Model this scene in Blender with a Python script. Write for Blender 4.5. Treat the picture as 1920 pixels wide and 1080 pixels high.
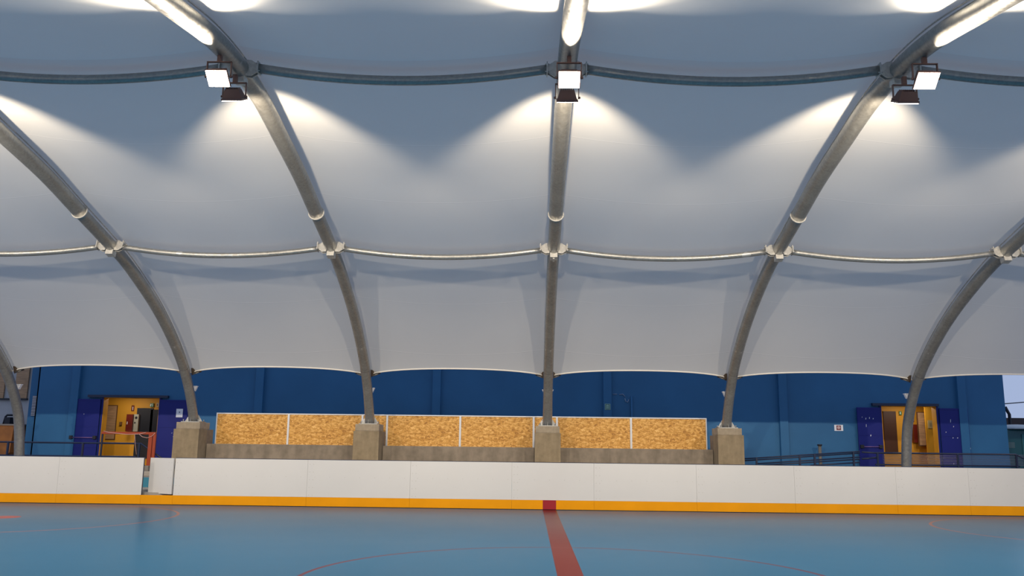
import bpy, bmesh, math, random
from mathutils import Vector, Matrix
random.seed(7)
for o in list(bpy.data.objects): bpy.data.objects.remove(o)
S = bpy.context.scene; COL = S.collection

# ------------------------------------------------------------------ camera
CAM = Vector((-0.4927, 0.0, 1.4706)); FPX = 1604.05
CF = Vector((-0.02012816, 0.98381169, 0.17807135))
CR = Vector((0.99976416, 0.01835327, 0.01160915))
CU = Vector((-0.00815302, -0.17826303, 0.98394909))
cd = bpy.data.cameras.new('camera'); cam = bpy.data.objects.new('camera', cd); COL.objects.link(cam)
cd.sensor_width = 36; cd.sensor_fit = 'HORIZONTAL'; cd.lens = FPX/1920*36; cd.clip_start = .05; cd.clip_end = 500
m = Matrix.Identity(4)
for i in range(3):
    m[i][0], m[i][1], m[i][2], m[i][3] = CR[i], CU[i], -CF[i], CAM[i]
cam.matrix_world = m; S.camera = cam

# ------------------------------------------------------------------ world, exposure
w = bpy.data.worlds.new('dusk_sky'); S.world = w; w.use_nodes = True
bg = w.node_tree.nodes['Background']
SKY = (0.37, 0.455, 0.67); bg.inputs[0].default_value = (*SKY, 1); bg.inputs[1].default_value = 1.0
S.view_settings.view_transform = 'Standard'; S.view_settings.look = 'None'
S.view_settings.gamma = 1; S.view_settings.use_curve_mapping = False; S.view_settings.exposure = 0.0
S.cycles.use_denoising = True
S.cycles.max_bounces = 8; S.cycles.diffuse_bounces = 5; S.cycles.sample_clamp_indirect = 6
AREA_W = 270.0; SPOT_W = 800.0; LAMP_C = (1.0, .87, .70); LOBBY_W = 14

# ------------------------------------------------------------------ layout numbers
D = 19.77          # rink boards
HB = 1.035         # board height
X0, B = 0.0546, 5.056
YA = 12.36         # ridge line
TZ = 0.5           # terrace level
WY = 28.0          # building wall

def at(x, y, Y):
    """the place in the hall at distance Y that the survey pixel (x, y) belongs to"""
    d = CF*FPX + CR*(x-960) + CU*(540-y)
    return CAM + d*((Y-CAM.y)/d.y)

# ------------------------------------------------------------------ materials
def mat(name, col, rough=.6, metal=0, spec=.5, bump=None, var=None, emit=None):
    """var=(scale, amount, stretch) mottling ; bump=(scale,strength)"""
    M = bpy.data.materials.new(name); M.use_nodes = True; N = M.node_tree.nodes; L = M.node_tree.links
    b = N['Principled BSDF']; b.inputs['Base Color'].default_value = (*col, 1)
    b.inputs['Roughness'].default_value = rough; b.inputs['Metallic'].default_value = metal
    b.inputs['Specular IOR Level'].default_value = spec
    tc = N.new('ShaderNodeTexCoord')
    if var:
        mp = N.new('ShaderNodeMapping'); mp.inputs['Scale'].default_value = var[2] if len(var) > 2 else (1, 1, 1)
        L.new(tc.outputs['Object'], mp.inputs[0])
        n = N.new('ShaderNodeTexNoise'); n.inputs['Scale'].default_value = var[0]; n.inputs['Detail'].default_value = 6
        L.new(mp.outputs[0], n.inputs['Vector'])
        r = N.new('ShaderNodeMapRange'); r.inputs[1].default_value = .3; r.inputs[2].default_value = .7
        r.inputs[3].default_value = 1-var[1]; r.inputs[4].default_value = 1+var[1]; L.new(n.outputs['Fac'], r.inputs[0])
        mx = N.new('ShaderNodeVectorMath'); mx.operation = 'SCALE'; mx.inputs[0].default_value = col
        L.new(r.outputs[0], mx.inputs['Scale']); L.new(mx.outputs[0], b.inputs['Base Color'])
    if bump:
        n = N.new('ShaderNodeTexNoise'); n.inputs['Scale'].default_value = bump[0]; n.inputs['Detail'].default_value = 5
        L.new(tc.outputs['Object'], n.inputs['Vector'])
        bp = N.new('ShaderNodeBump'); bp.inputs['Strength'].default_value = bump[1]; bp.inputs['Distance'].default_value = .02
        L.new(n.outputs['Fac'], bp.inputs['Height']); L.new(bp.outputs[0], b.inputs['Normal'])
    if emit:
        b.inputs['Emission Color'].default_value = (*emit[0], 1); b.inputs['Emission Strength'].default_value = emit[1]
    return M

class G:   # tiny node-graph helper
    def __init__(s, M): s.N = M.node_tree.nodes; s.L = M.node_tree.links
    def put(s, sock, v):
        if isinstance(v, (int, float)): sock.default_value = v
        elif isinstance(v, (tuple, list)): sock.default_value = v
        else: s.L.new(v, sock)
    def m(s, op, a, b=0.0, c=0.0):
        n = s.N.new('ShaderNodeMath'); n.operation = op
        for i, v in enumerate((a, b, c)): s.put(n.inputs[i], v)
        return n.outputs[0]
    def mix(s, f, a, b):
        n = s.N.new('ShaderNodeMix'); n.data_type = 'RGBA'; s.put(n.inputs[0], f); s.put(n.inputs[6], a); s.put(n.inputs[7], b)
        return n.outputs[2]
    def noise(s, vec, scale, detail=4, out='Fac'):
        n = s.N.new('ShaderNodeTexNoise'); s.put(n.inputs['Vector'], vec); n.inputs['Scale'].default_value = scale; n.inputs['Detail'].default_value = detail
        return n.outputs[out]
    def band(s, x, c, h):   # 1 inside |x-c|<h
        return s.m('LESS_THAN', s.m('ABSOLUTE', s.m('SUBTRACT', x, c)), h)

def c4(c): return (*c, 1)

def mat_floor():
    M = mat('rink_floor_blue', (.07, .2, .33), .27, spec=.11); g = G(M); b = g.N['Principled BSDF']
    tc = g.N.new('ShaderNodeTexCoord'); o = tc.outputs['Object']
    sp = g.N.new('ShaderNodeSeparateXYZ'); g.L.new(o, sp.inputs[0]); X, Y = sp.outputs[0], sp.outputs[1]
    n1 = g.noise(o, .35, 6); n2 = g.noise(o, 3.0, 5)
    f = g.m('ADD', g.m('MULTIPLY', n1, .7), g.m('MULTIPLY', n2, .3))
    base = g.mix(f, c4((.011, .072, .148)), c4((.016, .085, .166)))
    def ring(cx, cy, r, hw):
        dx = g.m('SUBTRACT', X, cx); dy = g.m('SUBTRACT', Y, cy)
        d = g.m('SQRT', g.m('ADD', g.m('MULTIPLY', dx, dx), g.m('MULTIPLY', dy, dy)))
        return g.m('LESS_THAN', g.m('ABSOLUTE', g.m('SUBTRACT', d, r)), hw)
    base = g.mix(g.m('MULTIPLY', ring(0, D-10, 3, .026), .95), base, c4((.09, .02, .03)))
    base = g.mix(g.band(X, 0, .15), base, c4((.095, .008, .005)))
    base = g.mix(g.m('MULTIPLY', ring(0, D-10, 3, .014), g.band(X, 0, .15)), base, c4((.15, .035, .03)))
    for sx, c in ((-10.35, 3.1), (10.03, 2.85)):
        base = g.mix(g.m('MULTIPLY', ring(sx, 16.36, c, .028), .8), base, c4((.24, .06, .03)))
    base = g.mix(ring(-10.25, 16.25, 0, .30), base, c4((.25, .02, .015)))
    g.L.new(base, b.inputs['Base Color'])
    r = g.m('ADD', .27, g.m('MULTIPLY', n1, .07)); g.L.new(r, b.inputs['Roughness'])
    return M

def mat_membrane():
    M = bpy.data.materials.new('pvc_membrane'); M.use_nodes = True; g = G(M); N = g.N
    N.clear(); out = N.new('ShaderNodeOutputMaterial')
    uv = N.new('ShaderNodeUVMap'); uv.uv_map = 'UVMap'; sp = N.new('ShaderNodeSeparateXYZ'); g.L.new(uv.outputs[0], sp.inputs[0])
    v = sp.outputs[1]; tc = N.new('ShaderNodeTexCoord')
    n = g.noise(tc.outputs['Object'], .8, 5)
    base = g.mix(n, c4((.74, .75, .745)), c4((.81, .82, .81)))
    seam = 0.0
    for s_ in SEAMS:
        seam = g.m('MAXIMUM', seam, g.band(v, s_, .009))
    base = g.mix(seam, base, c4((.93, .93, .92)))
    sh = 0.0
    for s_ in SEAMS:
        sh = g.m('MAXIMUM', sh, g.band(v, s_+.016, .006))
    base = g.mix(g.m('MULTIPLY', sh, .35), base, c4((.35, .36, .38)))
    lap = 0.0
    for s_ in (0.0,):
        lap = g.m('MAXIMUM', lap, g.band(v, s_, .30))
    base = g.mix(lap, base, c4((.74, .70, .68)))
    df = N.new('ShaderNodeBsdfDiffuse'); tr = N.new('ShaderNodeBsdfTranslucent'); gl = N.new('ShaderNodeBsdfGlossy')
    g.L.new(base, df.inputs[0]); tr.inputs[0].default_value = (.80, .74, .67, 1); gl.inputs[0].default_value = (.8, .8, .8, 1); gl.inputs[1].default_value = .45
    m1 = N.new('ShaderNodeMixShader'); m1.inputs[0].default_value = .30; g.L.new(df.outputs[0], m1.inputs[1]); g.L.new(tr.outputs[0], m1.inputs[2])
    m2 = N.new('ShaderNodeMixShader'); m2.inputs[0].default_value = .04; g.L.new(m1.outputs[0], m2.inputs[1]); g.L.new(gl.outputs[0], m2.inputs[2])
    g.L.new(m2.outputs[0], out.inputs[0])
    return M

def mat_galv(name, c=(.36, .36, .345), rough=.42):
    M = mat(name, c, rough, .75); g = G(M); b = g.N['Principled BSDF']
    tc = g.N.new('ShaderNodeTexCoord'); o = tc.outputs['Object']
    vo = g.N.new('ShaderNodeTexVoronoi'); vo.inputs['Scale'].default_value = 28; g.L.new(o, vo.inputs['Vector'])
    sp = g.N.new('ShaderNodeSeparateColor'); g.L.new(vo.outputs['Color'], sp.inputs[0])
    n = g.noise(o, 2.2, 6); n3 = g.noise(o, 14, 3)
    f = g.m('ADD', g.m('ADD', g.m('MULTIPLY', sp.outputs[0], .22), g.m('MULTIPLY', n, .55)), g.m('MULTIPLY', n3, .25))
    base = g.mix(f, c4(tuple(k*.62 for k in c)), c4(tuple(min(1, k*1.4) for k in c)))
    pt = g.m('GREATER_THAN', g.noise(o, 1.7, 3), .70)
    base = g.mix(g.m('MULTIPLY', pt, .5), base, c4((.75, .75, .73)))
    g.L.new(base, b.inputs['Base Color'])
    g.L.new(g.m('ADD', rough-.08, g.m('MULTIPLY', sp.outputs[1], .18)), b.inputs['Roughness'])
    return M

def mat_osb():
    M = mat('osb_board', (.6, .3, .08), .62); g = G(M); b = g.N['Principled BSDF']
    tc = g.N.new('ShaderNodeTexCoord'); o = tc.outputs['Object']
    wn = g.N.new('ShaderNodeTexNoise'); wn.inputs['Scale'].default_value = 7; g.L.new(o, wn.inputs['Vector'])
    ad = g.N.new('ShaderNodeVectorMath'); ad.operation = 'MULTIPLY_ADD'; g.L.new(wn.outputs['Color'], ad.inputs[0]); ad.inputs[1].default_value = (.16, .16, .16); g.L.new(o, ad.inputs[2])
    cols = []
    for sc, rot in (((13, 1, 42), .35), ((14, 1, 46), -.55), ((34, 1, 15), .2)):
        mp = g.N.new('ShaderNodeMapping'); mp.inputs['Scale'].default_value = sc; mp.inputs['Rotation'].default_value = (0, rot, 0)
        g.L.new(ad.outputs[0], mp.inputs[0])
        v = g.N.new('ShaderNodeTexVoronoi'); v.inputs['Scale'].default_value = 1.0; g.L.new(mp.outputs[0], v.inputs['Vector'])
        s = g.N.new('ShaderNodeSeparateColor'); g.L.new(v.outputs['Color'], s.inputs[0]); cols.append(s.outputs[0])
    f = g.m('ADD', g.m('ADD', g.m('MULTIPLY', cols[0], .42), g.m('MULTIPLY', cols[1], .36)), g.m('MULTIPLY', cols[2], .22))
    cr = g.N.new('ShaderNodeValToRGB'); g.L.new(f, cr.inputs[0]); e = cr.color_ramp.elements
    e[0].position = .12; e[0].color = (.34, .14, .02, 1); e[1].position = .9; e[1].color = (.88, .54, .18, 1)
    k = e.new(.5); k.color = (.62, .31, .055, 1)
    g.L.new(cr.outputs[0], b.inputs['Base Color']); return M

def mat_concrete(name, c):
    M = mat(name, c, .85, spec=.2, bump=(30, .25)); g = G(M); b = g.N['Principled BSDF']
    tc = g.N.new('ShaderNodeTexCoord'); o = tc.outputs['Object']
    mp = g.N.new('ShaderNodeMapping'); mp.inputs['Scale'].default_value = (3.2, 1, .7); g.L.new(o, mp.inputs[0])
    st = g.noise(mp.outputs[0], 1.6, 6); n = g.noise(o, 6, 8)
    f = g.m('ADD', g.m('MULTIPLY', st, .55), g.m('MULTIPLY', n, .45))
    cr = g.N.new('ShaderNodeValToRGB'); g.L.new(f, cr.inputs[0]); e = cr.color_ramp.elements
    e[0].position = .34; e[0].color = c4(tuple(k*.72 for k in c)); e[1].position = .62; e[1].color = c4(tuple(k*1.12 for k in c))
    g.L.new(cr.outputs[0], b.inputs['Base Color']); return M

def mat_board():
    M = mat('dasher_white', (.76, .745, .72), .45, spec=.3); g = G(M); b = g.N['Principled BSDF']
    tc = g.N.new('ShaderNodeTexCoord'); sp = g.N.new('ShaderNodeSeparateXYZ'); g.L.new(tc.outputs['Object'], sp.inputs[0])
    X, Z = sp.outputs[0], sp.outputs[2]
    fx = g.m('ABSOLUTE', g.m('SUBTRACT', g.m('FRACT', g.m('MULTIPLY', X, 1/.34)), .5))
    dots = g.m('MULTIPLY', g.m('LESS_THAN', fx, .022), g.band(Z, .655, .007))
    fz = g.m('ABSOLUTE', g.m('SUBTRACT', g.m('FRACT', g.m('MULTIPLY', Z, 1/.17)), .5))
    near = g.m('MAXIMUM', g.band(X, .05, .009), g.band(X, .13, .009))
    d2 = g.m('MULTIPLY', g.m('LESS_THAN', fz, .045), near)
    n = g.noise(tc.outputs['Object'], 1.3, 4)
    base = g.mix(n, c4((.53, .53, .535)), c4((.57, .57, .575)))
    base = g.mix(g.m('MULTIPLY', g.m('MAXIMUM', dots, d2), .4), base, c4((.3, .28, .26)))
    g.L.new(base, b.inputs['Base Color']); return M

# ------------------------------------------------------------------ mesh helpers
class MB:
    def __init__(s): s.bm = bmesh.new()
    def box(s, x0, x1, y0, y1, z0, z1, bevel=0, M=None):
        r = bmesh.ops.create_cube(s.bm, size=1); vs = r['verts']
        for v in vs: v.co = Vector(((x0+x1)/2+v.co.x*(x1-x0), (y0+y1)/2+v.co.y*(y1-y0), (z0+z1)/2+v.co.z*(z1-z0)))
        if bevel:
            es = {e for v in vs for e in v.link_edges}
            r = bmesh.ops.bevel(s.bm, geom=list(es), offset=bevel, segments=2, affect='EDGES', profile=.5)
            vs = list({v for f in r['faces'] for v in f.verts} | {v for v in vs if v.is_valid})
        if M is not None:
            for v in vs: v.co = M @ v.co
        return s
    def prism(s, pts, vec, M=None):
        vec = Vector(vec); a = [s.bm.verts.new(Vector(p)) for p in pts]; b = [s.bm.verts.new(Vector(p)+vec) for p in pts]; n = len(pts)
        s.bm.faces.new(a[::-1]); s.bm.faces.new(b)
        for i in range(n): s.bm.faces.new((a[i], a[(i+1) % n], b[(i+1) % n], b[i]))
        if M is not None:
            for v in a+b: v.co = M @ v.co
        return s
    def tube(s, pts, r, seg=16, cap=True):
        pts = [Vector(p) for p in pts]; rings = []; up = None
        rad = r if isinstance(r, (list, tuple)) else [r]*len(pts)
        for i, p in enumerate(pts):
            t = (pts[min(i+1, len(pts)-1)]-pts[max(i-1, 0)]).normalized()
            if up is None:
                up = Vector((1, 0, 0)) if abs(t.x) < .8 else Vector((0, 0, 1))
            u = (up - t*up.dot(t)).normalized(); up = u; v = t.cross(u)
            rings.append([s.bm.verts.new(p + (u*math.cos(a)+v*math.sin(a))*rad[i]) for a in [2*math.pi*k/seg for k in range(seg)]])
        for a, b in zip(rings, rings[1:]):
            for k in range(seg):
                f = s.bm.faces.new((a[k], a[(k+1) % seg], b[(k+1) % seg], b[k])); f.smooth = True
        if cap: s.bm.faces.new(rings[0][::-1]); s.bm.faces.new(rings[-1])
        return s
    def build(s, name, material, parent=None, loc=None):
        bmesh.ops.recalc_face_normals(s.bm, faces=s.bm.faces[:])
        me = bpy.data.meshes.new(name); s.bm.to_mesh(me); s.bm.free(); me.materials.append(material)
        o = bpy.data.objects.new(name, me); COL.objects.link(o)
        if parent: o.parent = parent
        if loc is not None: o.location = loc
        return o
def tag(o, label=None, cat=None, group=None, kind=None):
    if label: o['label'] = label
    if cat: o['category'] = cat
    if group: o['group'] = group
    if kind: o['kind'] = kind
    return o
def empty(name, loc=(0, 0, 0), rz=0):
    o = bpy.data.objects.new(name, None); COL.objects.link(o); o.location = loc; o.rotation_euler = (0, 0, rz); o.empty_display_size = .2
    return o
def kids(o): return [c for c in bpy.data.objects if c.parent == o]
def dup(o, parent=None, loc=None, label=None):
    c = o.copy(); COL.objects.link(c); c.parent = parent
    if loc is not None: c.location = loc
    if label: c['label'] = label
    for ch in kids(o): dup(ch, c)
    return c

# ------------------------------------------------------------------ arch profile
P = [(12.36, 7.13), (13.5, 7.06), (14.7, 6.84), (16.1, 6.56), (17.45, 6.19), (18.9, 5.80), (19.6, 5.60), (20.5, 5.25), (21.55, 4.77),
     (22.5, 4.22), (23.35, 3.61), (23.85, 3.12), (24.28, 2.55), (24.6, 1.9), (24.8, .93), (24.86, .5)]
def catmull(Q, n=8):
    Q = [Vector((a, b)) for a, b in Q]; Q = [Vector((2*Q[0].x-Q[1].x, Q[1].y))] + Q + [2*Q[-1]-Q[-2]]
    out = []
    for i in range(1, len(Q)-2):
        p0, p1, p2, p3 = Q[i-1:i+3]
        for k in range(n):
            t = k/n
            out.append(.5*((2*p1)+(p2-p0)*t+(2*p0-5*p1+4*p2-p3)*t*t+(3*p1-p0-3*p2+p3)*t**3))
    out.append(Q[-2]); return out
PR = catmull(P); SL = [0.0]
for a, b in zip(PR, PR[1:]): SL.append(SL[-1]+(b-a).length)
def prof(s):
    """arc length from the ridge (positive towards the far side) -> (Y, Z), tangent, outward normal"""
    sg = 1 if s >= 0 else -1; a = min(abs(s), SL[-1]-1e-4)
    i = max(j for j in range(len(SL)-1) if SL[j] <= a)
    t = (a-SL[i])/(SL[i+1]-SL[i]); p = PR[i].lerp(PR[i+1], t)
    def tan(j):
        j0, j1 = max(j-1, 0), min(j+1, len(PR)-1); return (PR[j1]-PR[j0]).normalized()
    tg = tan(i).lerp(tan(i+1), t).normalized() if i > 0 else Vector((1, 0)).lerp(tan(1), t).normalized()
    n = Vector((-tg.y, tg.x))
    if sg < 0: p = Vector((2*YA-p.x, p.y)); tg = Vector((-tg.x, tg.y)); n = Vector((-n.x, n.y))
    return p, tg, n
def s_of_y(y):
    for i in range(len(PR)-1):
        if PR[i].x <= y <= PR[i+1].x: return SL[i]+(y-PR[i].x)/(PR[i+1].x-PR[i].x)*(SL[i+1]-SL[i])
def s_of_z(z):
    for i in range(len(PR)-1):
        if PR[i].y >= z >= PR[i+1].y: return SL[i]+(PR[i].y-z)/(PR[i].y-PR[i+1].y)*(SL[i+1]-SL[i])
S1 = s_of_y(18.9); SF = s_of_y(17.42); SE = s_of_z(3.17)
SEAMS = [s_of_y(14.9), s_of_y(17.0), s_of_y(21.3), s_of_y(23.1)]
SAG = .25

GALV = mat_galv('galvanised_steel'); GALVP = mat_galv('galvanised_plate', (.62, .61, .58), .5)
FLOOR = mat_floor(); MEM = mat_membrane()
OSB = mat_osb(); CONC = mat_concrete('plinth_concrete', (.28, .225, .15)); CONC2 = mat_concrete('beam_concrete', (.25, .21, .165)); CAPM = mat_concrete('cap_concrete', (.37, .315, .24))
WHITEB = mat_board(); YEL = mat('kick_yellow', (.68, .275, .004), .5, spec=.12, var=(2, .05)); REDK = mat('kick_red', (.27, .012, .018), .4)
NAVY = mat('navy_steel', (.012, .02, .055), .4); BLUEW = mat('blue_render_wall', (.027, .135, .285), .55, spec=.35, var=(.6, .09), bump=(60, .15))
DOORB = mat('blue_door_paint', (.010, .016, .17), .45, spec=.3); ALU = mat('white_aluminium', (.66, .68, .70), .4, .2)
YELW = mat('yellow_lobby_paint', (.68, .32, .018), .6, var=(1, .08)); BLACKM = mat('dark_interior', (.012, .013, .02), .6)
WHITE = mat('white_plastic', (.8, .8, .82), .4); HOUS = mat('flare_tinted_housing', (.20, .105, .085), .5, .2)  # reddish-brown tint of the lamp flare is painted into the housing colour
ORANGE = mat('orange_plastic', (.36, .05, .008), .45); TERR = mat('terrace_concrete', (.25, .24, .23), .85, var=(2, .2))
REDP = mat('red_cabinet', (.15, .014, .006), .4); WOOD = mat('pale_wood', (.42, .25, .13), .6, var=(3, .25, (1, 1, 8)))

# ================================================================== SETTING
fb = MB().box(-24, 24, -3, D+.06, -.2, 0); floor = tag(fb.build('floor', FLOOR), kind='structure')
# terrace slab behind the boards and outer ground
apron = tag(MB().box(-30, 30, D+.14, 22, -.2, .26).build('floor_apron', TERR), kind='structure')
riser = tag(MB().box(-30, 30, 22.0, 22.08, -.2, .5).build('trim_1', mat('teal_riser', (.02, .16, .26), .6)), kind='structure')
terr = tag(MB().box(-60, 60, 22.08, 90, -.2, TZ).build('floor_terrace', TERR), kind='structure')

# membrane
def build_membrane():
    bm = bmesh.new(); uvl = bm.loops.layers.uv.new('UVMap'); NV = 150; NU = 20; grid = {}; edge = [[], []]
    cols_ = [(k, j/NU) for k in range(-4, 4) for j in range(NU)] + [(4, 0.0)]
    for ci, (k, u) in enumerate(cols_):
        par = 4*u*(1-u); x = X0+(k+u)*B
        se = SE + .03 - .44*par**.85
        for vi in range(NV+1):
            s = -se + 2*se*vi/NV; p, t, n = prof(s)
            off = .245 - SAG*par
            q = p + n*off
            grid[ci, vi] = (bm.verts.new((x, q.x, q.y)), s)
        edge[0].append(grid[ci, 0][0].co.copy()); edge[1].append(grid[ci, NV][0].co.copy())
    for ci in range(len(cols_)-1):
        for vi in range(NV):
            q = [grid[ci, vi], grid[ci+1, vi], grid[ci+1, vi+1], grid[ci, vi+1]]
            f = bm.faces.new([a[0] for a in q]); f.smooth = True
            for l, a in zip(f.loops, q): l[uvl].uv = (a[0].co.x, a[1])
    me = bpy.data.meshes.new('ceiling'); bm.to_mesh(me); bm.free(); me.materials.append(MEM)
    o = bpy.data.objects.new('ceiling', me); COL.objects.link(o); tag(o, kind='structure')
    hem = mat('membrane_hem', (.80, .77, .71), .6)
    for e in edge: MB().tube(e, .022, 8).build('edge_hem', hem, o)
build_membrane()

# ------------------------------------------------------------------ arches
def swept(s0, s1, n, r, seg=24):
    pts = []
    for i in range(n+1):
        p, _, _ = prof(s0+(s1-s0)*i/n); pts.append((0, p.x, p.y))
    return MB().tube(pts, r, seg)
def frame_at(s):
    """matrix: local x=X, y=tangent downwards, z=outward normal"""
    p, t, n = prof(s); M_ = Matrix.Identity(4)
    M_.col[0] = (1, 0, 0, 0); M_.col[1] = (0, t.x, t.y, 0); M_.col[2] = (0, n.x, n.y, 0); M_.col[3] = (0, p.x, p.y, 1); return M_
def make_arch(k, zb, label, upper=True):
    root = empty('roof_arch', (X0+B*k, 0, 0)); tag(root, label, 'steel arch', 'curved steel arches carrying the membrane')
    sb = s_of_z(zb+.02); X = Vector((0, 0, 0))
    swept(SF, sb, 60, .134).build('lower_tube', GALV, root)
    swept(-SF, SF, 60, .147).build('upper_tube', GALV, root)
    swept(-(SL[-1]-.02), -SF, 60, .134).build('lower_tube', GALV, root)
    rail = MB()
    for a in (-1, 1):
        pts = []
        for i in range(61):
            s = a*(SE-.05)*i/60; p, t, n = prof(s); q = p+n*.205; pts.append((0, q.x, q.y))
        for dx in (-.045, .045):
            rail.tube([(dx, y, z) for _, y, z in pts], .012, 6)
        vs0 = [(0, y, z) for _, y, z in pts]
        for p0, p1 in zip(vs0, vs0[1:]):
            pass
    rail.build('membrane_rail', GALVP, root)
    for sg in (1, -1):
        F = frame_at(sg*SF)
        fl = MB(); ring = []
        fl.tube([F @ Vector((0, -.014, 0)), F @ Vector((0, .014, 0))], .169, 32)
        flo = fl.build('flange_ring', GALVP, root)
    # node brackets at the lower purlins
    for s in (S1, 0.0):
        F = frame_at(s)
        for sx in (-1, 1):
            g = MB()
            for dy in (-.035, .04):
                g.prism([F @ Vector((sx*.10, dy, -.125)), F @ Vector((sx*.10, dy, .13)), F @ Vector((sx*.18, dy, .125)), F @ Vector((sx*.31, dy, .04)), F @ Vector((sx*.31, dy, -.05)), F @ Vector((sx*.19, dy, -.135))],
                        (F.to_3x3() @ Vector((0, .012, 0))))
            go = g.build('gusset_plate', GALVP, root)
            e = MB().box(sx*.30-.01, sx*.30+.01, -.09, .09, -.09, .09, M=F)
            for a, b_ in ((-.06, -.06), (.06, -.06), (-.06, .06), (.06, .06)):
                e.tube([F @ Vector((sx*.30-.03, a, b_)), F @ Vector((sx*.30+.03, a, b_))], .01, 6)
            e.build('end_plate', GALVP, root)
        MB().box(-.085, .085, -.03, .15, -.22, -.10, bevel=.006, M=F).build('node_box', GALVP, root)
        if s > 0 and k == 0:
            MB().box(-.02, .02, .04, .19, -.235, -.12, M=F).build('node_fin', GALVP, root)
    # shop weld
    F = frame_at(s_of_z(3.42)); MB().tube([F @ Vector((0, -.006, 0)), F @ Vector((0, .006, 0))], .1375, 24).build('weld_seam', mat_galv_dark, root)
    # membrane corner plates
    F = frame_at(SE)
    for sx in (-1, 1):
        MB().prism([F @ Vector((sx*.09, .05, .15)), F @ Vector((sx*.36, -.01, .235)), F @ Vector((sx*.30, -.13, .24)), F @ Vector((sx*.10, -.16, .2))],
                   F.to_3x3() @ Vector((0, 0, .015))).build('corner_plate', CORNERM, root)
        MB().tube([F @ Vector((sx*.12, .02, .16)), F @ Vector((sx*.30, -.03, .20))], .02, 8).build('corner_clamp', mat_galv_dark, root)
    # foot
    p, _, _ = prof(sb); y0, z0 = p.x, zb
    bp = MB().box(-.26, .26, y0-.26, y0+.26, z0-.0, z0+.025).build('base_plate', GALV, root)
    for a in range(4):
        R = Matrix.Translation((0, y0, 0)) @ Matrix.Rotation(a*math.pi/2, 4, 'Z')
        MB().prism([(.12, -.006, z0+.025), (.24, -.006, z0+.025), (.24, -.006, z0+.045), (.13, -.006, z0+.22), (.12, -.006, z0+.22)], (0, .012, 0), M=R).build('foot_gusset', GALV, root)
    for sx in (-1, 1):
        for sy in (-1, 1):
            MB().tube([(sx*.21, y0+sy*.21, z0+.02), (sx*.21, y0+sy*.21, z0+.085)], .016, 8).build('anchor_bolt', GALV, root)
    return root
mat_galv_dark = mat_galv('weld_steel', (.2, .19, .18)); CORNERM = mat('rusty_corner_steel', (.10, .07, .05), .6, .3)
PZ = 1.75; CZ = 1.94
ARCH = {-3: 'steel arch at the left edge of the photo, foot behind the boards, no plinth',
        -2: 'galvanised steel arch standing on the left end concrete plinth beside the osb wall',
        -1: 'galvanised steel arch standing on the second concrete plinth, left of the red line',
        0: 'galvanised steel arch running straight up the middle above the red centre line',
        1: 'galvanised steel arch standing on the right end concrete plinth beside the osb wall',
        2: 'galvanised steel arch at the right crossing in front of the brown and yellow doorway'}
for k, lb in ARCH.items():
    make_arch(k, CZ if -2 <= k <= 1 else TZ, lb)

# ------------------------------------------------------------------ purlins
def make_purlin(k, s, label, group):
    root = None; pts = []
    for i in range(33):
        u = .06+(1-.12)*i/32; p, t, n = prof(s); q = p - n*(SAG*4*u*(1-u) - SAG*4*.06*.94 + (.04 if s else 0.0))
        pts.append((X0+B*(k+u), q.x, q.y))
    r = .074 if s == 0 else .064
    o = MB().tube(pts, r, 18).build('purlin', GALV); tag(o, label, 'purlin', group)
    return o
pl = ['the left photo edge and the left end plinth arch', 'the left end plinth arch and second plinth arch', 'the second plinth arch and the middle arch',
      'the middle arch and right end plinth arch', 'the right end plinth arch and rightmost arch']
for i, k in enumerate(range(-3, 2)):
    make_purlin(k, S1, 'lower row bowed steel purlin between '+pl[i], 'lower row of bowed purlins')
make_purlin(2, S1, 'short visible end of lower row purlin at the extreme right edge', 'lower row of bowed purlins')
up = ['dark bowed ridge purlin running off the top left edge of the photo', 'dark bowed ridge purlin between the left glaring floodlight and the middle one',
      'dark bowed ridge purlin between the middle glaring floodlight and the right one', 'dark bowed ridge purlin running off the right edge beside the right floodlight']
for i, k in enumerate(range(-2, 2)):
    make_purlin(k, 0.0, up[i], 'ridge row of bowed purlins')

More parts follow.
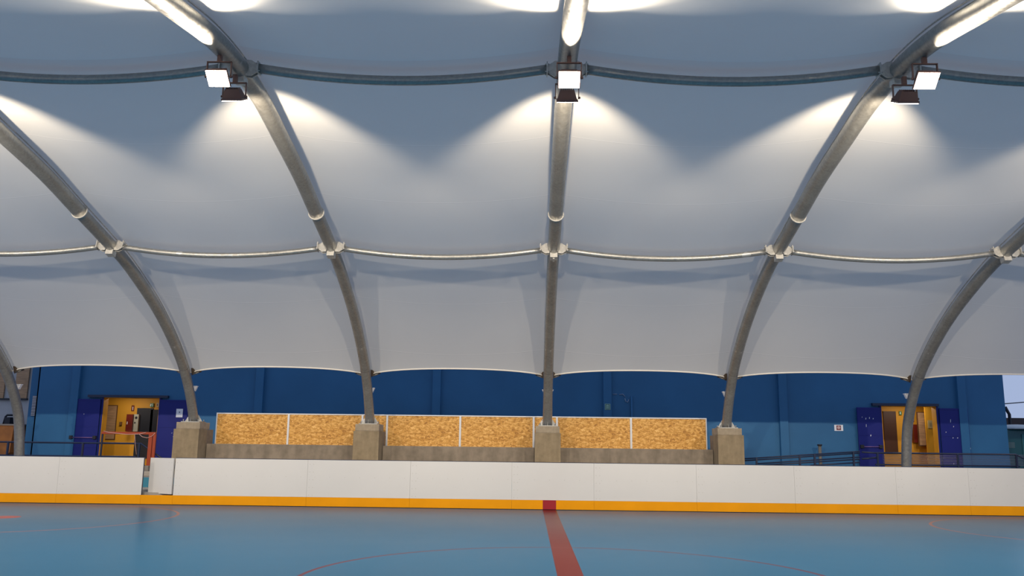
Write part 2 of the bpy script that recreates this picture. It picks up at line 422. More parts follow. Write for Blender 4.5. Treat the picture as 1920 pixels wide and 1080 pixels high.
# ------------------------------------------------------------------ floodlights
GLASS = mat('lit_lamp_glass', (.9, .9, .85), .3, emit=((1, .93, .8), 28))
def make_flood(loc, tilt, beam, label):
    """light face looks down, tipped by tilt towards +Y (positive) or -Y; local z axis = away from the glass"""
    root = empty('floodlight', loc); tag(root, label, 'floodlight', 'pairs of floodlights hung under the ridge')
    head = Matrix.Rotation(tilt, 4, 'X')
    sy = 1 if tilt > 0 else -1
    h = MB().box(-.16, .16, -.135, .135, 0, .035, bevel=.006, M=head)
    a = [(-.145, -.12), (.145, -.12), (.145, .12), (-.145, .12)]; b_ = [(-.105, -.08), (.105, -.08), (.105, .05), (-.105, .05)]
    va = [h.bm.verts.new(head @ Vector((x, y*1, .035))) for x, y in a]; vb = [h.bm.verts.new(head @ Vector((x, y, .17))) for x, y in b_]
    h.bm.faces.new(vb)
    for i in range(4): h.bm.faces.new((va[i], va[(i+1) % 4], vb[(i+1) % 4], vb[i]))
    ho = h.build('housing', HOUS, root)
    fn = MB()
    for i in range(7): fn.box(-.09+.03*i-.004, -.09+.03*i+.004, -.07, .05, .165, .19, M=head)
    fn.build('cooling_fins', HOUS, ho)
    MB().box(-.148, .148, -.124, .124, -.006, .004, M=head).build('glass', GLASS, root)
    yk = MB(); c = head @ Vector((0, 0, .05))
    for sx in (-1, 1):
        yk.box(sx*.175-.006, sx*.175+.006, c.y-.02, c.y+.02, c.z-.01, .27)
    yk.box(-.181, .181, c.y-.02, c.y+.02, .262, .274); yk.build('yoke', HOUS, root)
    for sx in (-1, 1):
        MB().tube([(sx*.165, c.y, c.z+.005), (sx*.2, c.y, c.z+.005)], .018, 10).build('yoke_knob', HOUS, root)
    MB().box(-.03, .03, c.y-.03, c.y+.03, .274, .40).build('mounting_arm', HOUS, root)
    ld = bpy.data.lights.new('flood_light', 'AREA'); ld.shape = 'RECTANGLE'; ld.size = .29; ld.size_y = .24; ld.energy = AREA_W; ld.spread = math.radians(152); ld.color = LAMP_C
    lo = bpy.data.objects.new('lamp_light', ld); COL.objects.link(lo); lo.parent = root
    lo.matrix_local = head @ Matrix.Translation((0, 0, -.012))
    sd = bpy.data.lights.new('reflector_beam', 'SPOT'); sd.energy = SPOT_W; sd.color = (1.0, .82, .60); sd.shadow_soft_size = .06
    sd.spot_size = math.radians(84); sd.spot_blend = .5
    so = bpy.data.objects.new('reflector_beam', sd); COL.objects.link(so); so.parent = root
    so.matrix_local = Matrix.Rotation(beam, 4, 'X') @ Matrix.Translation((0, 0, -.10))
    return root
where = {-3: 'arch beyond the left edge', -2: 'arch on the left end plinth', -1: 'second plinth arch, left of centre', 0: 'middle arch', 1: 'arch rising from the right end plinth', 2: 'rightmost arch beyond the frame'}
for k in range(-3, 3):
    x = X0+B*k
    make_flood((x, 11.50, 6.58), math.radians(-40), math.radians(-88), 'glaring lit floodlight under the ridge on the ' + where[k])
    make_flood((x, 12.22, 6.55), math.radians(27), math.radians(82), 'flare-tinted floodlight facing away on the ' + where[k])

# ================================================================== RINK BOARDS
def board(xa, xb, label, kick=True, red=None, y=D):
    root = empty('dasher_board', (xa, y, 0)); tag(root, label, 'rink board', 'white dasher board sections along the rink'); L_ = xb-xa; gp = .0015
    MB().box(gp, L_-gp, 0, .014, .212, HB).build('white_panel', WHITEB, root)
    xs = [(gp, L_-gp, YEL, 'kick_plate')]
    if red: xs = [(gp, red[0]-xa, YEL, 'kick_plate'), (red[0]-xa, red[1]-xa, REDK, 'red_kick_plate'), (red[1]-xa, L_-gp, YEL, 'kick_plate')]
    for a, b_, m_, nm in xs: MB().box(a, b_, -.008, .016, .012, .21).build(nm, m_, root)
    f = MB().box(0, L_, .016, .07, HB-.03, HB+.012); f.box(0, L_, .016, .07, .0, .05)
    n = max(2, int(L_/1.1)+1)
    for i in range(n): c = .03+(L_-.06)*i/(n-1); f.box(c-.025, c+.025, .016, .07, .05, HB-.03)
    f.build('steel_frame', NAVY, root)
XB = [-17.6, -13.3, -11.2, -9.26]
LB = ['white board section with yellow kick plate beyond the left edge of the photo', 'white board section at the left edge, in front of the bare arch foot',
      'white board section with yellow kick plate ending left of the open rink gate']
for a, b_, l in zip(XB, XB[1:], LB): board(a, b_, l)
XC = [-8.53, -5.49, -3.15, -.85, 1.0, 3.3, 5.49, 7.75, 9.36, 14.6]
LC = ['long white board section hinged to the gate, below the left end plinth', 'white board section below the second plinth', 'plain white board section just left of the one with the red mark',
      'white board section whose kick plate carries the red centre mark', 'white board section right after the red centre mark', 'white board section below the right end plinth',
      'white board section below the sloping ramp railing', 'white board section in front of the right bare arch foot', 'white board section right of the visible vertical joint, at right edge']
for a, b_, l in zip(XC, XC[1:], LC): board(a, b_, l, red=(-.15, .15) if a < 0 < b_ else None)
# gate
gate = empty('rink_gate', (-8.565, D+.02, 0), math.radians(180-22)); tag(gate, 'white rink gate leaf standing ajar with gap at its left', 'gate')
MB().box(0, .70, -.02, .02, .235, HB).build('gate_leaf', WHITEB, gate); MB().box(.02, .68, -.05, -.02, .26, HB-.06).build('gate_frame', NAVY, gate)
for z in (.4, .85): MB().tube([(-.005, -.04, z-.05), (-.005, -.04, z+.05)], .014, 8).build('hinge', NAVY, gate)
sill = MB().box(-9.2585, -8.5315, D-.008, D+.016, .012, .21).build('gate_threshold', YEL); tag(sill, 'yellow kick plate threshold running under the open gate', 'gate threshold')

# ================================================================== PLINTHS, BEAMS, OSB WALL
PL = {-2: ('concrete plinth at left end of the osb wall carrying an arch foot', -10.13), -1: ('concrete plinth second from the left carrying an arch foot', -5.0), 0: ('concrete plinth in the middle with stained front under the central arch', .01), 1: ('concrete plinth at right end of the osb wall with a dark crack on its right', 5.13)}
for k, (lb, cx) in PL.items():
    x = X0+B*k; r = empty('concrete_plinth', (x, 24.1, TZ)); tag(r, lb, 'plinth', 'concrete plinths under the arches')
    MB().box(-.36, .36, 0, .62, 0, PZ-TZ, bevel=.012).build('plinth_body', CONC, r)
    MB().box(-.33, .33, .60, 1.2, 0, PZ-TZ-.005, bevel=.01).build('rear_block', CONC2, r)
    MB().box(-.335, .335, .1, .87, PZ-TZ, CZ-TZ, bevel=.012).build('plinth_cap', CAPM, r)
for a, b_, lb in ((-2, -1, 'leftmost low concrete beam under the osb panels'), (-1, 0, 'middle low concrete beam, between second and central plinth'), (0, 1, 'right low concrete beam, between central and right end plinth')):
    xa = X0+B*a+.363; xb = X0+B*b_-.363
    o = MB().box(xa, xb, 24.72, 25.28, TZ, 1.345, bevel=.01).build('concrete_beam', CONC2); tag(o, lb, 'concrete beam', 'low concrete beams between plinths')
PX = [(-9.68, -7.54), (-7.54, -5.36), (-5.36, -4.63), (-4.63, -2.48), (-2.48, -.33), (-.33, .35), (.35, 2.51), (2.51, 4.71)]
PLB = ['leftmost wide osb panel in white frame, next to the left end plinth', 'second wide osb panel from the left, ending at the second plinth', 'narrow osb panel behind the foot of the second plinth arch', 'wide osb panel just right of the second plinth',
       'wide osb panel just left of the middle plinth', 'narrow osb panel behind the foot of the middle arch', 'wide osb panel just right of the middle plinth', 'rightmost wide osb panel, next to the right end plinth']
for i, ((a, b_), lb) in enumerate(zip(PX, PLB)):
    r = empty('osb_panel', (a, 25.36, 0)); tag(r, lb, 'wood panel', 'osb panels in white frames'); L_ = b_-a
    MB().box(.03, L_-.03, -.006, .012, 1.345, 2.215).build('osb_sheet', OSB, r, loc=(0, 0, 0))
    f = MB().box(0, L_, -.03, .03, 2.215, 2.245); f.box(0, .028, -.03, .03, TZ, 2.215); f.box(L_-.028, L_, -.03, .03, TZ, 2.215); f.box(.028, L_-.028, -.02, .02, 1.30, 1.343)
    f.build('frame', ALU, r)
    fl = MB(); fl.box(.028, L_-.028, -.006, .01, TZ, 1.3); fl.build('lower_sheet', OSB, r)

# ================================================================== BUILDING
TOP = 7.0
O1 = (-14.39, -12.55); O2 = (10.85, 12.60); OZ = 2.78
wb = MB(); y0, y1 = WY, WY+.25
for a, b_ in ((-16.64, O1[0]), (O1[1], O2[0]), (O2[1], 14.82)): wb.box(a, b_, y0, y1, TZ, TOP)
for o_ in (O1, O2): wb.box(o_[0], o_[1], y0, y1, OZ, TOP)
wb.box(-17.05, -16.64, WY+.3, y1+.3, TZ, TOP); wb.box(-16.64, -16.6, WY, WY+.5, TZ, TOP)
wb.box(14.62, 14.82, y1, WY+12, TZ, TOP); wb.box(-17.05, -16.85, WY+.5, WY+12, TZ, TOP); wb.box(-17.05, 14.82, WY+2.4, WY+2.6, OZ+.3, TOP); wb.box(-17.05, 14.82, WY, WY+12, TOP, TOP+.2)
tag(wb.build('wall_back', BLUEW), kind='structure')
for i, (px, py) in enumerate(((147, 700), (490, 700), (820, 700), (1138, 700), (1465, 720), (1800, 740))):
    x = at(px, py, WY).x; tag(MB().box(x-.13, x+.13, WY-.13, WY, TZ, TOP).build('trim_%d' % (i+2), BLUEW), kind='structure')

def door(n, o_, lb, chips):
    r = empty('door_%d' % n, (o_[0], WY, TZ)); tag(r, kind='structure'); W = o_[1]-o_[0]
    f = MB().box(-.06, .0, -.04, .2, 0, OZ-TZ+.05); f.box(W, W+.06, -.04, .2, 0, OZ-TZ+.05); f.build('door_frame', DOORB, r)
    MB().box(-.5 if n == 1 else -.3, W+.3 if n == 1 else W+.06, -.12, .02, OZ-TZ, OZ-TZ+.08).build('sliding_track', NAVY, r)
    for side in (0, 1):
        xa, xb = (-.98, -.07) if side == 0 else (W+.07, W+.98); h = OZ-TZ-.06
        if n == 2: xa, xb = (-.80, -.07) if side == 0 else (W+.07, W+.97)
        lf = MB().box(xa, xb, -.10, -.05, .02, h, bevel=.004)
        for zz in (.02, .66, h*.6, h-.05): lf.box(xa+.01, xb-.01, -.107, -.1, zz, zz+.035)
        lo = lf.build('door_leaf', DOORB, r)
        if side == 0:
            pb = MB().tube([(xa+.12, -.17, .98), (xb-.06, -.17, .98)], .016, 8); pb.build('push_bar', mat_bar, lo)
            pc = MB()
            for xx in (xa+.08, xb-.06): pc.box(xx-.05, xx+.05, -.19, -.1, .93, 1.04, bevel=.008)
            pc.build('bar_bracket', BLACKM, lo)
        if chips[side]:
            ch = MB()
            for (cx_, cz, w_, h_) in chips[side]:
                X_ = xa+(xb-xa)*cx_; Z_ = h*cz; ch.prism([(X_-w_, -.1085, Z_-h_), (X_+w_*.6, -.1085, Z_-h_*.7), (X_+w_, -.1085, Z_+h_), (X_-w_*.5, -.1085, Z_+h_*.8)], (0, .002, 0))
            ch.build('tape_scraps', WHITE, lo)
    return r
mat_bar = mat('purple_push_bar', (.22, .12, .28), .35, .4)
door(1, O1, '', ([(.45, .78, .012, .012)], [(.5, .52, .012, .008), (.56, .47, .015, .008), (.62, .53, .01, .03), (.86, .53, .01, .03)]))
door(2, O2, '', ([(.2, .86, .008, .02), (.36, .84, .012, .03), (.52, .85, .012, .03), (.68, .84, .012, .02), (.36, .74, .008, .05), (.53, .6, .015, .03)],
                 [(.36, .82, .01, .05), (.45, .74, .01, .02), (.8, .74, .014, .06), (.17, .66, .012, .015), (.4, .58, .015, .015), (.56, .58, .015, .015), (.72, .59, .016, .04), (.82, .62, .008, .03), (.36, .22, .015, .02), (.98, .43, .01, .03)]))

# lobbies
def lobby(n, xa, xb, yb, side):
    tag(MB().box(xa, xb, yb, yb+.1, TZ, 3.1).build('wall_lobby_'+side, YELW), kind='structure')
    for nm, b0 in (('_west', (xa-.1, xa)), ('_east', (xb, xb+.1))): tag(MB().box(*b0, WY+.25, yb+.1, TZ, 3.1).build('wall_lobby_'+side+nm, YELW), kind='structure')
    tag(MB().box(xa, xb, WY+.25, yb, 3.05, 3.1).build('ceiling_lobby_'+side, YELW), kind='structure')
    o_ = O1 if n == 1 else O2; ln = MB().box(o_[0], o_[0]+.012, WY-.03, WY+.27, TZ, OZ); ln.box(o_[1]-.012, o_[1], WY-.03, WY+.27, TZ, OZ); ln.box(o_[0], o_[1], WY-.03, WY+.27, OZ-.012, OZ)
    tag(ln.build('trim_%d' % (10+n), YELW), kind='structure')
    tag(MB().box(xa, xb, WY, yb, TZ, TZ+.01).build('floor_lobby_'+side, mat('lobby_tile_'+side, (.2, .17, .14), .5)), kind='structure')
    r = empty('ceiling_light', ((xa+xb)/2, (WY+yb)/2, 3.05)); tag(r, 'small lobby ceiling lamp behind the %s blue doors' % side, 'ceiling light')
    MB().box(-.3, .3, -.15, .15, -.06, 0).build('lamp_case', WHITE, r)
    MB().box(-.28, .28, -.13, .13, -.064, -.06).build('diffuser', mat('lobby_diffuser_'+side, (.9, .9, .9), .5, emit=((1, .9, .75), 4)), r)
    ld = bpy.data.lights.new('lobby_light', 'AREA'); ld.shape = 'RECTANGLE'; ld.size = .5; ld.size_y = .25; ld.energy = LOBBY_W; ld.color = (1, .9, .76)
    lo = bpy.data.objects.new('lamp_light', ld); COL.objects.link(lo); lo.parent = r; lo.location = (0, 0, -.07)
YB = WY+1.9
lobby(1, -16.3, -12.2, YB, 'left'); lobby(2, 10.3, 14.2, YB, 'right')
def panel(name, p0, p1, Y, material, label, cat, th=.03, kind=None):
    """upright flat thing between two photo corners (top-left, bottom-right) at distance Y"""
    a = at(*p0, Y); b_ = at(*p1, Y); r = MB().box(0, b_.x-a.x, -th, 0, b_.z-a.z, 0).build(name, material, loc=(a.x, Y, a.z))
    tag(r, label, cat, kind=kind); return r, a, b_
# left lobby contents
r, a, b_ = panel('wooden_hatch', (200, 761), (214, 823), YB, WOOD, 'tall pale wood hatch on the yellow wall inside left doorway', 'hatch', .02)
MB().box(-.03, b_.x-a.x+.03, -.012, 0, b_.z-a.z-.03, .03).build('hatch_frame', mat('brown_frame', (.12, .05, .02), .5), r)
r, a, b_ = panel('hose_cabinet', (242.5, 777), (251.5, 809), YB, REDP, 'dark red hose cabinet on the left lobby wall', 'fire cabinet', .2); MB().box(.04, .06, -.215, -.2, -.35, -.25).build('cabinet_latch', WHITE, r)
r, a, b_ = panel('extinguisher_sign', (247, 760), (251.5, 771), YB, REDP, 'small red extinguisher sign on the yellow wall, left lobby', 'sign', .01); MB().box((b_.x-a.x)*.4, (b_.x-a.x)*.65, -.013, -.01, (b_.z-a.z)*.85, (b_.z-a.z)*.25).build('pictogram', WHITE, r)
r, a, b_ = panel('wall_dispenser', (254.5, 777), (260.5, 809), YB, mat('cream_plastic', (.45, .42, .33), .5), 'cream wall dispenser with dark hole beside the red cabinet', 'dispenser', .12)
MB().tube([((b_.x-a.x)*.5, -.125, (b_.z-a.z)*.2), ((b_.x-a.x)*.5, -.11, (b_.z-a.z)*.2)], .045, 12).build('dark_hole', BLACKM, r); MB().box(.03, .07, -.125, -.12, (b_.z-a.z)*.55, (b_.z-a.z)*.45).build('slot', BLACKM, r)
panel('door_3', (258, 765), (280, 860), YB-.005, BLACKM, None, None, .02, 'structure')
panel('door_4', (283.5, 768), (297, 812), YB-.005, BLACKM, None, None, .02, 'structure')
for (p0, p1, lb) in (((282, 756), (288, 763), 'small green exit sign above the dark door, left lobby'),):
    r, a, b_ = panel('exit_sign', p0, p1, YB-.03, mat('exit_green', (.03, .22, .08), .5), lb, 'sign', .02); W = b_.x-a.x; H = b_.z-a.z
    e = MB().box(W*.1, W*.35, -.023, -.02, H*.85, H*.2); e.box(W*.5, W*.9, -.023, -.02, H*.35, H*.2); e.box(W*.6, W*.9, -.023, -.02, H*.8, H*.6); e.build('pictogram', WHITE, r)
r, a, b_ = panel('fire_notice', (294, 755.5), (297.5, 763), YB-.03, mat('notice_cream', (.6, .5, .3), .5), 'cream notice with red mark high in the left lobby', 'sign', .01); MB().box(.015, .045, -.013, -.01, (b_.z-a.z)*.8, (b_.z-a.z)*.2).build('red_mark', REDP, r)
r, a, b_ = panel('wall_bracket', (225, 791), (229, 797), YB, mat('brown_bracket', (.2, .09, .03), .5), 'small brown wall fitting in the middle of the left yellow wall', 'bracket', .05)
# right lobby contents
panel('door_5', (1655, 771), (1684, 850), YB-.005, mat('brown_door', (.07, .022, .006), .5), None, None, .03, 'structure')
r, a, b_ = panel('exit_sign', (1685.5, 771), (1690.5, 778), YB-.03, mat('exit_green2', (.03, .22, .08), .5), 'small green exit sign beside the brown door, right lobby', 'sign', .02); MB().box(.02, .045, -.023, -.02, (b_.z-a.z)*.8, (b_.z-a.z)*.2).build('pictogram', WHITE, r)
r, a, b_ = panel('hose_cabinet', (1708, 796), (1722, 830), YB, REDP, 'dark red hose cabinet inside the right doorway', 'fire cabinet', .18)
r, a, b_ = panel('extinguisher_sign', (1710, 780), (1714, 791), YB-.01, REDP, 'small red extinguisher sign beside the arch tube, right lobby', 'sign', .01); MB().box(.02, .045, -.013, -.01, (b_.z-a.z)*.85, (b_.z-a.z)*.25).build('pictogram', WHITE, r)
r, a, b_ = panel('wooden_hatch', (1720, 774), (1736, 835), YB-.3, WOOD, 'tall pale wood hatch hanging open inside right doorway', 'hatch', .03)
MB().box(-.04, b_.x-a.x+.04, -.02, 0, b_.z-a.z-.03, .03).build('hatch_frame', mat('brown_frame2', (.12, .05, .02), .5), r)
r, a, b_ = panel('notice', (1739, 788), (1749, 803), WY+1.2, mat('notice_beige', (.5, .38, .18), .6), 'faded paper notice on the yellow wall right of the hatch', 'notice', .008)
MB().box((b_.x-a.x)*.3, (b_.x-a.x)*.75, -.011, -.008, (b_.z-a.z)*.75, (b_.z-a.z)*.3).build('faded_print', mat('faded_print', (.33, .26, .13), .6), r)
r2 = tag(MB().box(0, .9, 0, .05, TZ, 3.05).build('wall_lobby_return', YELW, loc=(at(1736, 800, WY+1.2).x, WY+1.2, 0)), kind='structure')

# posters and signs outside
r, a, b_ = panel('paper_notice', (331, 766.5), (342, 782.5), WY-.11, WHITE, 'white paper notice taped to the blue door leaf behind the left plinth', 'notice', .004)
W, H = b_.x-a.x, b_.z-a.z
MB().tube([(W*.5, -.0065, H*.4), (W*.5, -.004, H*.4)], .022, 12).build('printed_crest', mat('grey_ink', (.1, .12, .2), .6), r); MB().box(W*.3, W*.7, -.006, -.004, H*.62, H*.59).build('printed_line', mat('grey_ink2', (.3, .32, .4), .6), r)
r, a, b_ = panel('no_entry_notice', (1564, 796.5), (1581, 808), WY, WHITE, 'white landscape notice with reddish emblem on the blue wall', 'notice', .006)
W, H = b_.x-a.x, b_.z-a.z; MB().box(W*.24, W*.76, -.008, -.006, H*.88, H*.1).build('printed_square', mat('maroon_ink', (.18, .035, .04), .6), r)
MB().tube([(W*.5, -.0105, H*.45), (W*.5, -.008, H*.45)], .05, 16).build('printed_dial', mat('pink_ink', (.6, .4, .38), .6), r)
r, a, b_ = panel('assembly_sign', (1134, 757), (1144.5, 768.5), WY-.13, mat('sign_green', (.25, .42, .36), .5), 'small pale green framed sign on the blue pilaster', 'sign', .008)
W, H = b_.x-a.x, b_.z-a.z; s_ = MB().box(W*.12, W*.88, -.011, -.008, H*.92, H*.08); s_.build('sign_field', mat('sign_dark', (.06, .16, .15), .5), r)
s_ = MB().box(W*.25, W*.36, -.013, -.011, H*.85, H*.2); s_.box(W*.64, W*.75, -.013, -.011, H*.85, H*.2); s_.tube([(W*.5, -.013, H*.25), (W*.5, -.011, H*.25)], .02, 8); s_.box(W*.45, W*.56, -.013, -.011, H*.8, H*.35); s_.build('pictogram', mat('sign_pale', (.35, .55, .45), .5), r)

# pipe with cable remnants
a = at(1184, 743, WY-.04); tag(MB().tube([(a.x, WY-.04, TZ), (a.x, WY-.04, a.z)], .03, 10).build('wall_conduit', BLUEW), 'thin blue conduit running up the wall right of the green sign', 'pipe')
cb = MB(); 
for seg in (((1149, 739), (1157, 739)), ((1161, 740), (1168, 739), (1172, 744)), ((1171.5, 747), (1173.5, 753), (1177, 754), (1179, 749))):
    cb.tube([at(px, py, WY-.02) for px, py in seg], .011, 6)
tag(cb.build('cable_scar', mat('pale_scar', (.30, .36, .48), .7)), 'broken pale cable trace on the wall beside the blue conduit', 'cable')
a = at(1537, 836, 27.6); pr = MB().tube([(a.x, 27.6, TZ), (a.x, 27.6, a.z)], .05, 12).build('vent_pipe', mat('grey_pipe', (.16, .14, .11), .6)); tag(pr, 'short grey pipe standing at the blue wall behind the ramp railing', 'pipe')
MB().tube([(a.x, 27.6, a.z), (a.x, 27.6, a.z+.05)], .075, 12).build('pipe_cap', BLACKM, pr)
# louvre
a = at(60, 742, WY+.3); b_ = at(62, 780, WY+.3); r = empty('wall_louvre', (-16.93, WY+.3, 0)); tag(r, 'white slatted vent grille on the blue wall near its left end', 'vent')
MB().box(0, .17, -.015, 0, b_.z, a.z).build('backing', BLACKM, r); sl = MB()
for i in range(13):
    z = b_.z+(a.z-b_.z)*(i+.5)/13; sl.box(.005, .165, -.035, -.015, z-.014, z+.014)
sl.build('slats', mat('vent_white', (.62, .6, .62), .5), r)
# emergency lamps behind the columns
for k in range(-3, 3):
    p, t, n = prof(s_of_z(2.92)); names = {-3: 'leftmost, below the timber cladding', -2: 'beside the left end plinth arch', -1: 'beside the second plinth arch', 0: 'showing both sides of the middle arch', 1: 'beside the right end plinth arch', 2: 'above the brown and yellow doorway'}
    r = empty('column_spotlight', (X0+B*k, p.x+.14, 2.88)); tag(r, 'small white spotlight behind arch tube, ' + names[k], 'spotlight', 'small white spotlights on the arch columns')
    MB().prism([(-.155, .06, .06), (.155, .06, .06), (.10, .06, -.07), (-.10, .06, -.07)], (0, .10, 0)).build('lamp_bowl', WHITE, r)
    MB().box(-.16, .16, .04, .18, .06, .075).build('lamp_rim', WHITE, r); MB().box(-.02, .02, -.02, .06, -.02, .02).build('bracket', GALVP, r)

# ------------------------------------------------------------------ railings
RY = 26.0
def rail(name, segs, posts, label, mesh=None, rr=.026):
    r = empty(name, (0, RY, 0)); tag(r, label, 'railing')
    for pts in segs: MB().tube([(x, y-RY, z) for x, y, z in pts], rr, 10).build('rail_tube', NAVY, r)
    for (x, z0, z1) in posts: MB().box(x-.025, x+.025, -.025, .025, z0, z1).build('post', NAVY, r)
    if mesh:
        for (xa, xb, za, zb, n) in mesh:
            for i in range(n):
                z = za+(zb-za)*(i+.5)/n; MB().tube([(xa, 0, z), (xb, 0, z)], .009, 6).build('wire', mat_wire, r)
    return r
mat_wire = mat('wire_steel', (.2, .18, .22), .4, .5)
zL = at(200, 831, RY).z; zl = at(200, 856, RY).z
rail('railing', [[(-17.0, RY, zL), (-12.15, RY, zL), (-11.0, RY-.4, zL-.62)], [(-17.0, RY, zl), (-12.3, RY, zl), (-11.8, RY-.3, zl-.3)]],
     [(-16.2, TZ, zL), (at(155, 840, RY).x, TZ, zL), (-12.2, TZ, zL)], 'dark navy railing on the left in front of the left doorway, dipping at stairs')
def pz(x, y): v = at(x, y, RY); return (v.x, RY, v.z)
rail('ramp_railing', [[pz(1392, 860.5), pz(1612, 846.5)], [pz(1392, 864), pz(1612, 849.5)], [pz(1420, 869.5), pz(1612, 857)], [pz(1420, 873), pz(1612, 861)], [pz(1520, 873), pz(1612, 867)]],
     [(pz(px, 850)[0], TZ, pz(px, 859.5-(px-1397)*.063)[2]) for px in (1418, 1499, 1527, 1600)], 'dark double ramp railing rising to the right behind the boards', rr=.02)
zr = pz(1800, 851)[2]; zlow = pz(1800, 873)[2]
rail('railing', [[pz(1616, 847.5), (pz(1640, 848)[0], RY, zr), (pz(1905, 851)[0], RY, zr), (pz(1925, 860)[0], RY-.3, zr-.25)], [pz(1616, 862)[:2]+(zlow+.16,), (pz(1643, 852)[0], RY, zlow+.2)], [(pz(1640, 848)[0], RY, zlow), (pz(1910, 851)[0], RY, zlow)]],
     [(pz(px, 850)[0], TZ, zr) for px in (1645, 1705, 1795, 1905)], 'dark level railing with horizontal wires before the right doorway', mesh=[(pz(1600, 0)[0], pz(1905, 0)[0], zlow, zr, 8)])
# orange barrier
OY = 25.6
def po(x, y): v = at(x, y, OY); return (v.x, OY, v.z)
r = empty('safety_barrier', (0, OY, 0)); tag(r, 'orange plastic safety barrier standing in the left doorway', 'barrier')
zt = po(240, 812)[2]; xa, xb = po(191, 812)[0], po(293, 812)[0]
MB().box(xa, xb, -.03, .03, zt-.035, zt+.035, bevel=.008).build('top_rail', ORANGE, r)
for (px, w_) in ((281, .055), (288.5, .045)): xx = po(px, 840)[0]; MB().box(xx-w_, xx+w_, -.03, .03, TZ, zt-.03, bevel=.008).build('upright', ORANGE, r)
MB().box(xa+.005, xa+.045, -.02, .02, TZ, zt-.03).build('thin_leg', NAVY, r)
tp = MB().tube([po(196, 808), po(205, 811), po(240, 814.5), po(262, 814), po(275, 811)], .009, 6); tp.tube([po(262, 814), po(268, 819), po(277, 821), po(286, 818), po(292, 812)], .009, 6); tp.tube([po(254, 815), po(255, 835), po(257, 852)], .007, 6)
tag(tp.build('barrier_tape', mat('pale_tape', (.6, .35, .3), .6), loc=(0, -.045, 0)), 'pale tape looped over the orange barrier', 'tape')
# things glimpsed through the gate gap
for i, (px, py, w_, h_, c, nm, lb, cat) in enumerate(((270, 878, .16, .14, (.18, .17, .16), 'concrete_block', 'grey rubble block behind the open rink gate, upper one', 'rubble'), (272, 888, .18, .12, (.3, .28, .26), 'concrete_block', 'pale rubble block behind the open rink gate, lower one', 'rubble'))):
    v = at(px, py, 23.2-.5*i); tag(MB().box(v.x-w_, v.x+w_, v.y-.1, v.y+.1, TZ if i else TZ+.0, v.z+h_*.5, bevel=.02).build(nm, mat_concrete('rubble_%d' % i, c)), lb, cat, 'rubble behind the gate')

# ------------------------------------------------------------------ beyond the building, left
LY = 31.0
v0 = at(-60, 700, LY); v1 = at(52, 700, LY)
wl = MB().box(v0.x-4, -17.05, LY, LY+.2, TZ, 6.5).build('wall_left', mat('white_render', (.42, .42, .42), .8, var=(1, .1))); tag(wl, kind='structure')
cl = WOOD
for (x0, x1, lb) in ((-20, 6, 'timber cladding board patch at the far left edge, left of the arch'), (33, 50, 'upright pale timber cladding left of the blue building')):
    a = at(x0, 690, LY-.05); b_ = at(x1, 747, LY-.05); o = MB().box(a.x, b_.x, LY-.07, LY-.012, b_.z, b_.z+2.2).build('timber_cladding', cl); tag(o, lb, 'cladding')
a = at(50, 747, LY-.1); tag(MB().box(v0.x-4, a.x, LY-.1, LY-.02, a.z-.06, a.z).build('trim_9', BLACKM), kind='structure')
SY_ = 29.2; a = at(-40, 797, SY_); b_ = at(21, 845, SY_)
r = empty('skip_container', (a.x, SY_, TZ)); tag(r, 'orange-brown skip container at the left edge behind the arch', 'container'); W = b_.x-a.x; H = a.z-TZ
MB().prism([(0, 0, H), (W, 0, H), (W-.06, 0, .45), (W-.35, 0, .1), (.1, 0, .1)], (0, 1.3, 0)).build('skip_body', mat('skip_orange', (.30, .11, .02), .6, var=(3, .3)), r)
MB().box(-.03, W+.03, -.04, 1.34, H, H+.05).build('skip_rim', mat('skip_rim', (.3, .25, .2), .6), r)
v = at(3, 790, SY_); u_ = at(19, 778, SY_)
MB().tube([(v.x-a.x-.05, .2, H+.05), (v.x-a.x, .2, u_.z-TZ-.05), (v.x-a.x+.05, .2, u_.z-TZ), (u_.x-a.x+.1, .2, u_.z-TZ)], .035, 8).build('handle', BLACKM, r); MB().box(v.x-a.x+.03, v.x-a.x+.22, .1, .4, H+.05, H+.28).build('latch_block', BLACKM, r)

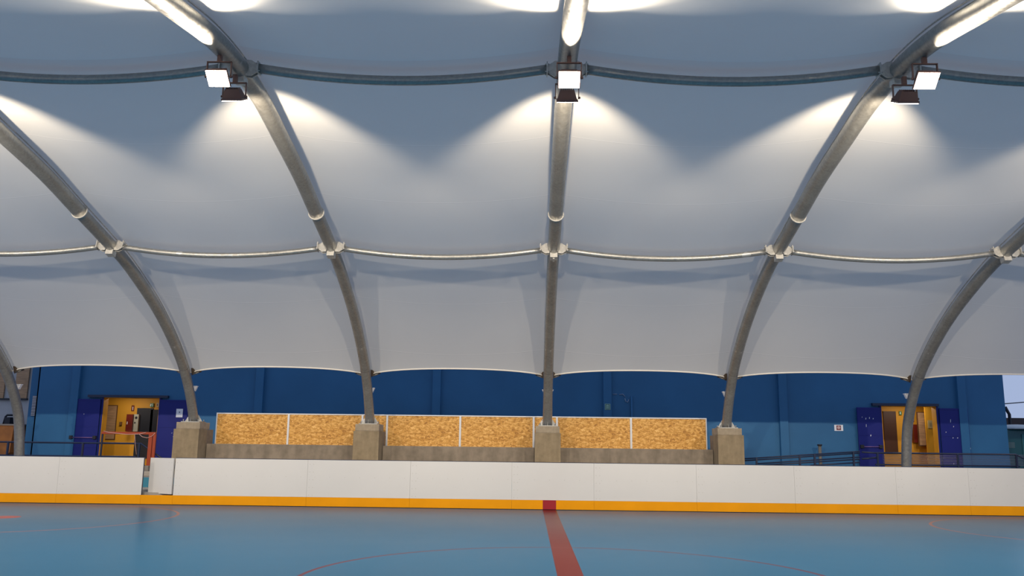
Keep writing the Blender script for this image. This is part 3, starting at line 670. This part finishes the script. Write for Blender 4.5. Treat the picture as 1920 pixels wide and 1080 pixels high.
# ------------------------------------------------------------------ beyond the building, right
TY = 29.5; a = at(1884, 805, TY); c_ = at(1908, 805, TY)
r = empty('portable_toilet', (c_.x, TY, TZ)); tag(r, 'teal portable cabin with white domed roof at the right edge', 'portable cabin'); H = a.z-TZ
TEAL = mat('teal_plastic', (.01, .085, .10), .45); h = MB().box(-.1-.42, 1.0, 0, 1.15, 0, H, bevel=.05); h.build('cabin_body', TEAL, r)
MB().box(.1, .8, -.03, .02, .1, H-.15, bevel=.02).build('cabin_door', mat('teal_plastic_light', (.015, .13, .15), .45), r)
dm = MB(); n = 10
for i in range(n): 
    t0, t1 = i/n, (i+1)/n; r0, r1 = math.cos(t0*math.pi/2), math.cos(t1*math.pi/2)
    dm.tube([(.24, .57, H+.02+.16*math.sin(t0*math.pi/2)), (.24, .57, H+.02+.16*math.sin(t1*math.pi/2)+.0005)], [max(.01, .8*r0), max(.01, .8*r1)], 24, cap=False)
dm.build('dome_roof', mat('dome_white', (.5, .55, .55), .5), r)
a2 = at(1890, 829, TY); b2 = at(1903, 840, TY); MB().box(a2.x-c_.x, b2.x-c_.x, -.012, .0, b2.z-TZ, a2.z-TZ).build('cabin_label', mat('label_grey', (.07, .13, .14), .6), r)
FY = 48; a = at(1880, 784, FY); b_ = at(1990, 805, FY)
fb_ = MB().box(a.x, b_.x+6, FY, FY+8, TZ, a.z-.5); o = fb_.build('distant_building', mat('brown_dark', (.03, .02, .02), .7)); tag(o, 'dark distant low building beyond the right end of the wall', 'building')
MB().box(a.x-.3, b_.x+6, FY-.5, FY+8.5, a.z-.5, a.z).build('roof', mat('brown_roof', (.035, .022, .022), .7), o)
v = [at(1884.5, 763, 34), at(1890, 773, 34), at(1892.5, 777, 34), at(1892.5, 800, 34)]; v[3].z = TZ; tag(MB().tube([v[3], v[2], v[1], v[0]], .06, 8).build('bent_pole', BLACKM), 'dark bent pole beyond the right end of the blue wall', 'pole')
tag(MB().tube([at(1878, 757.5, 33), at(1960, 751, 33)], .018, 6).build('overhead_cable', BLACKM), 'thin black overhead cable against the sky at right edge', 'cable')
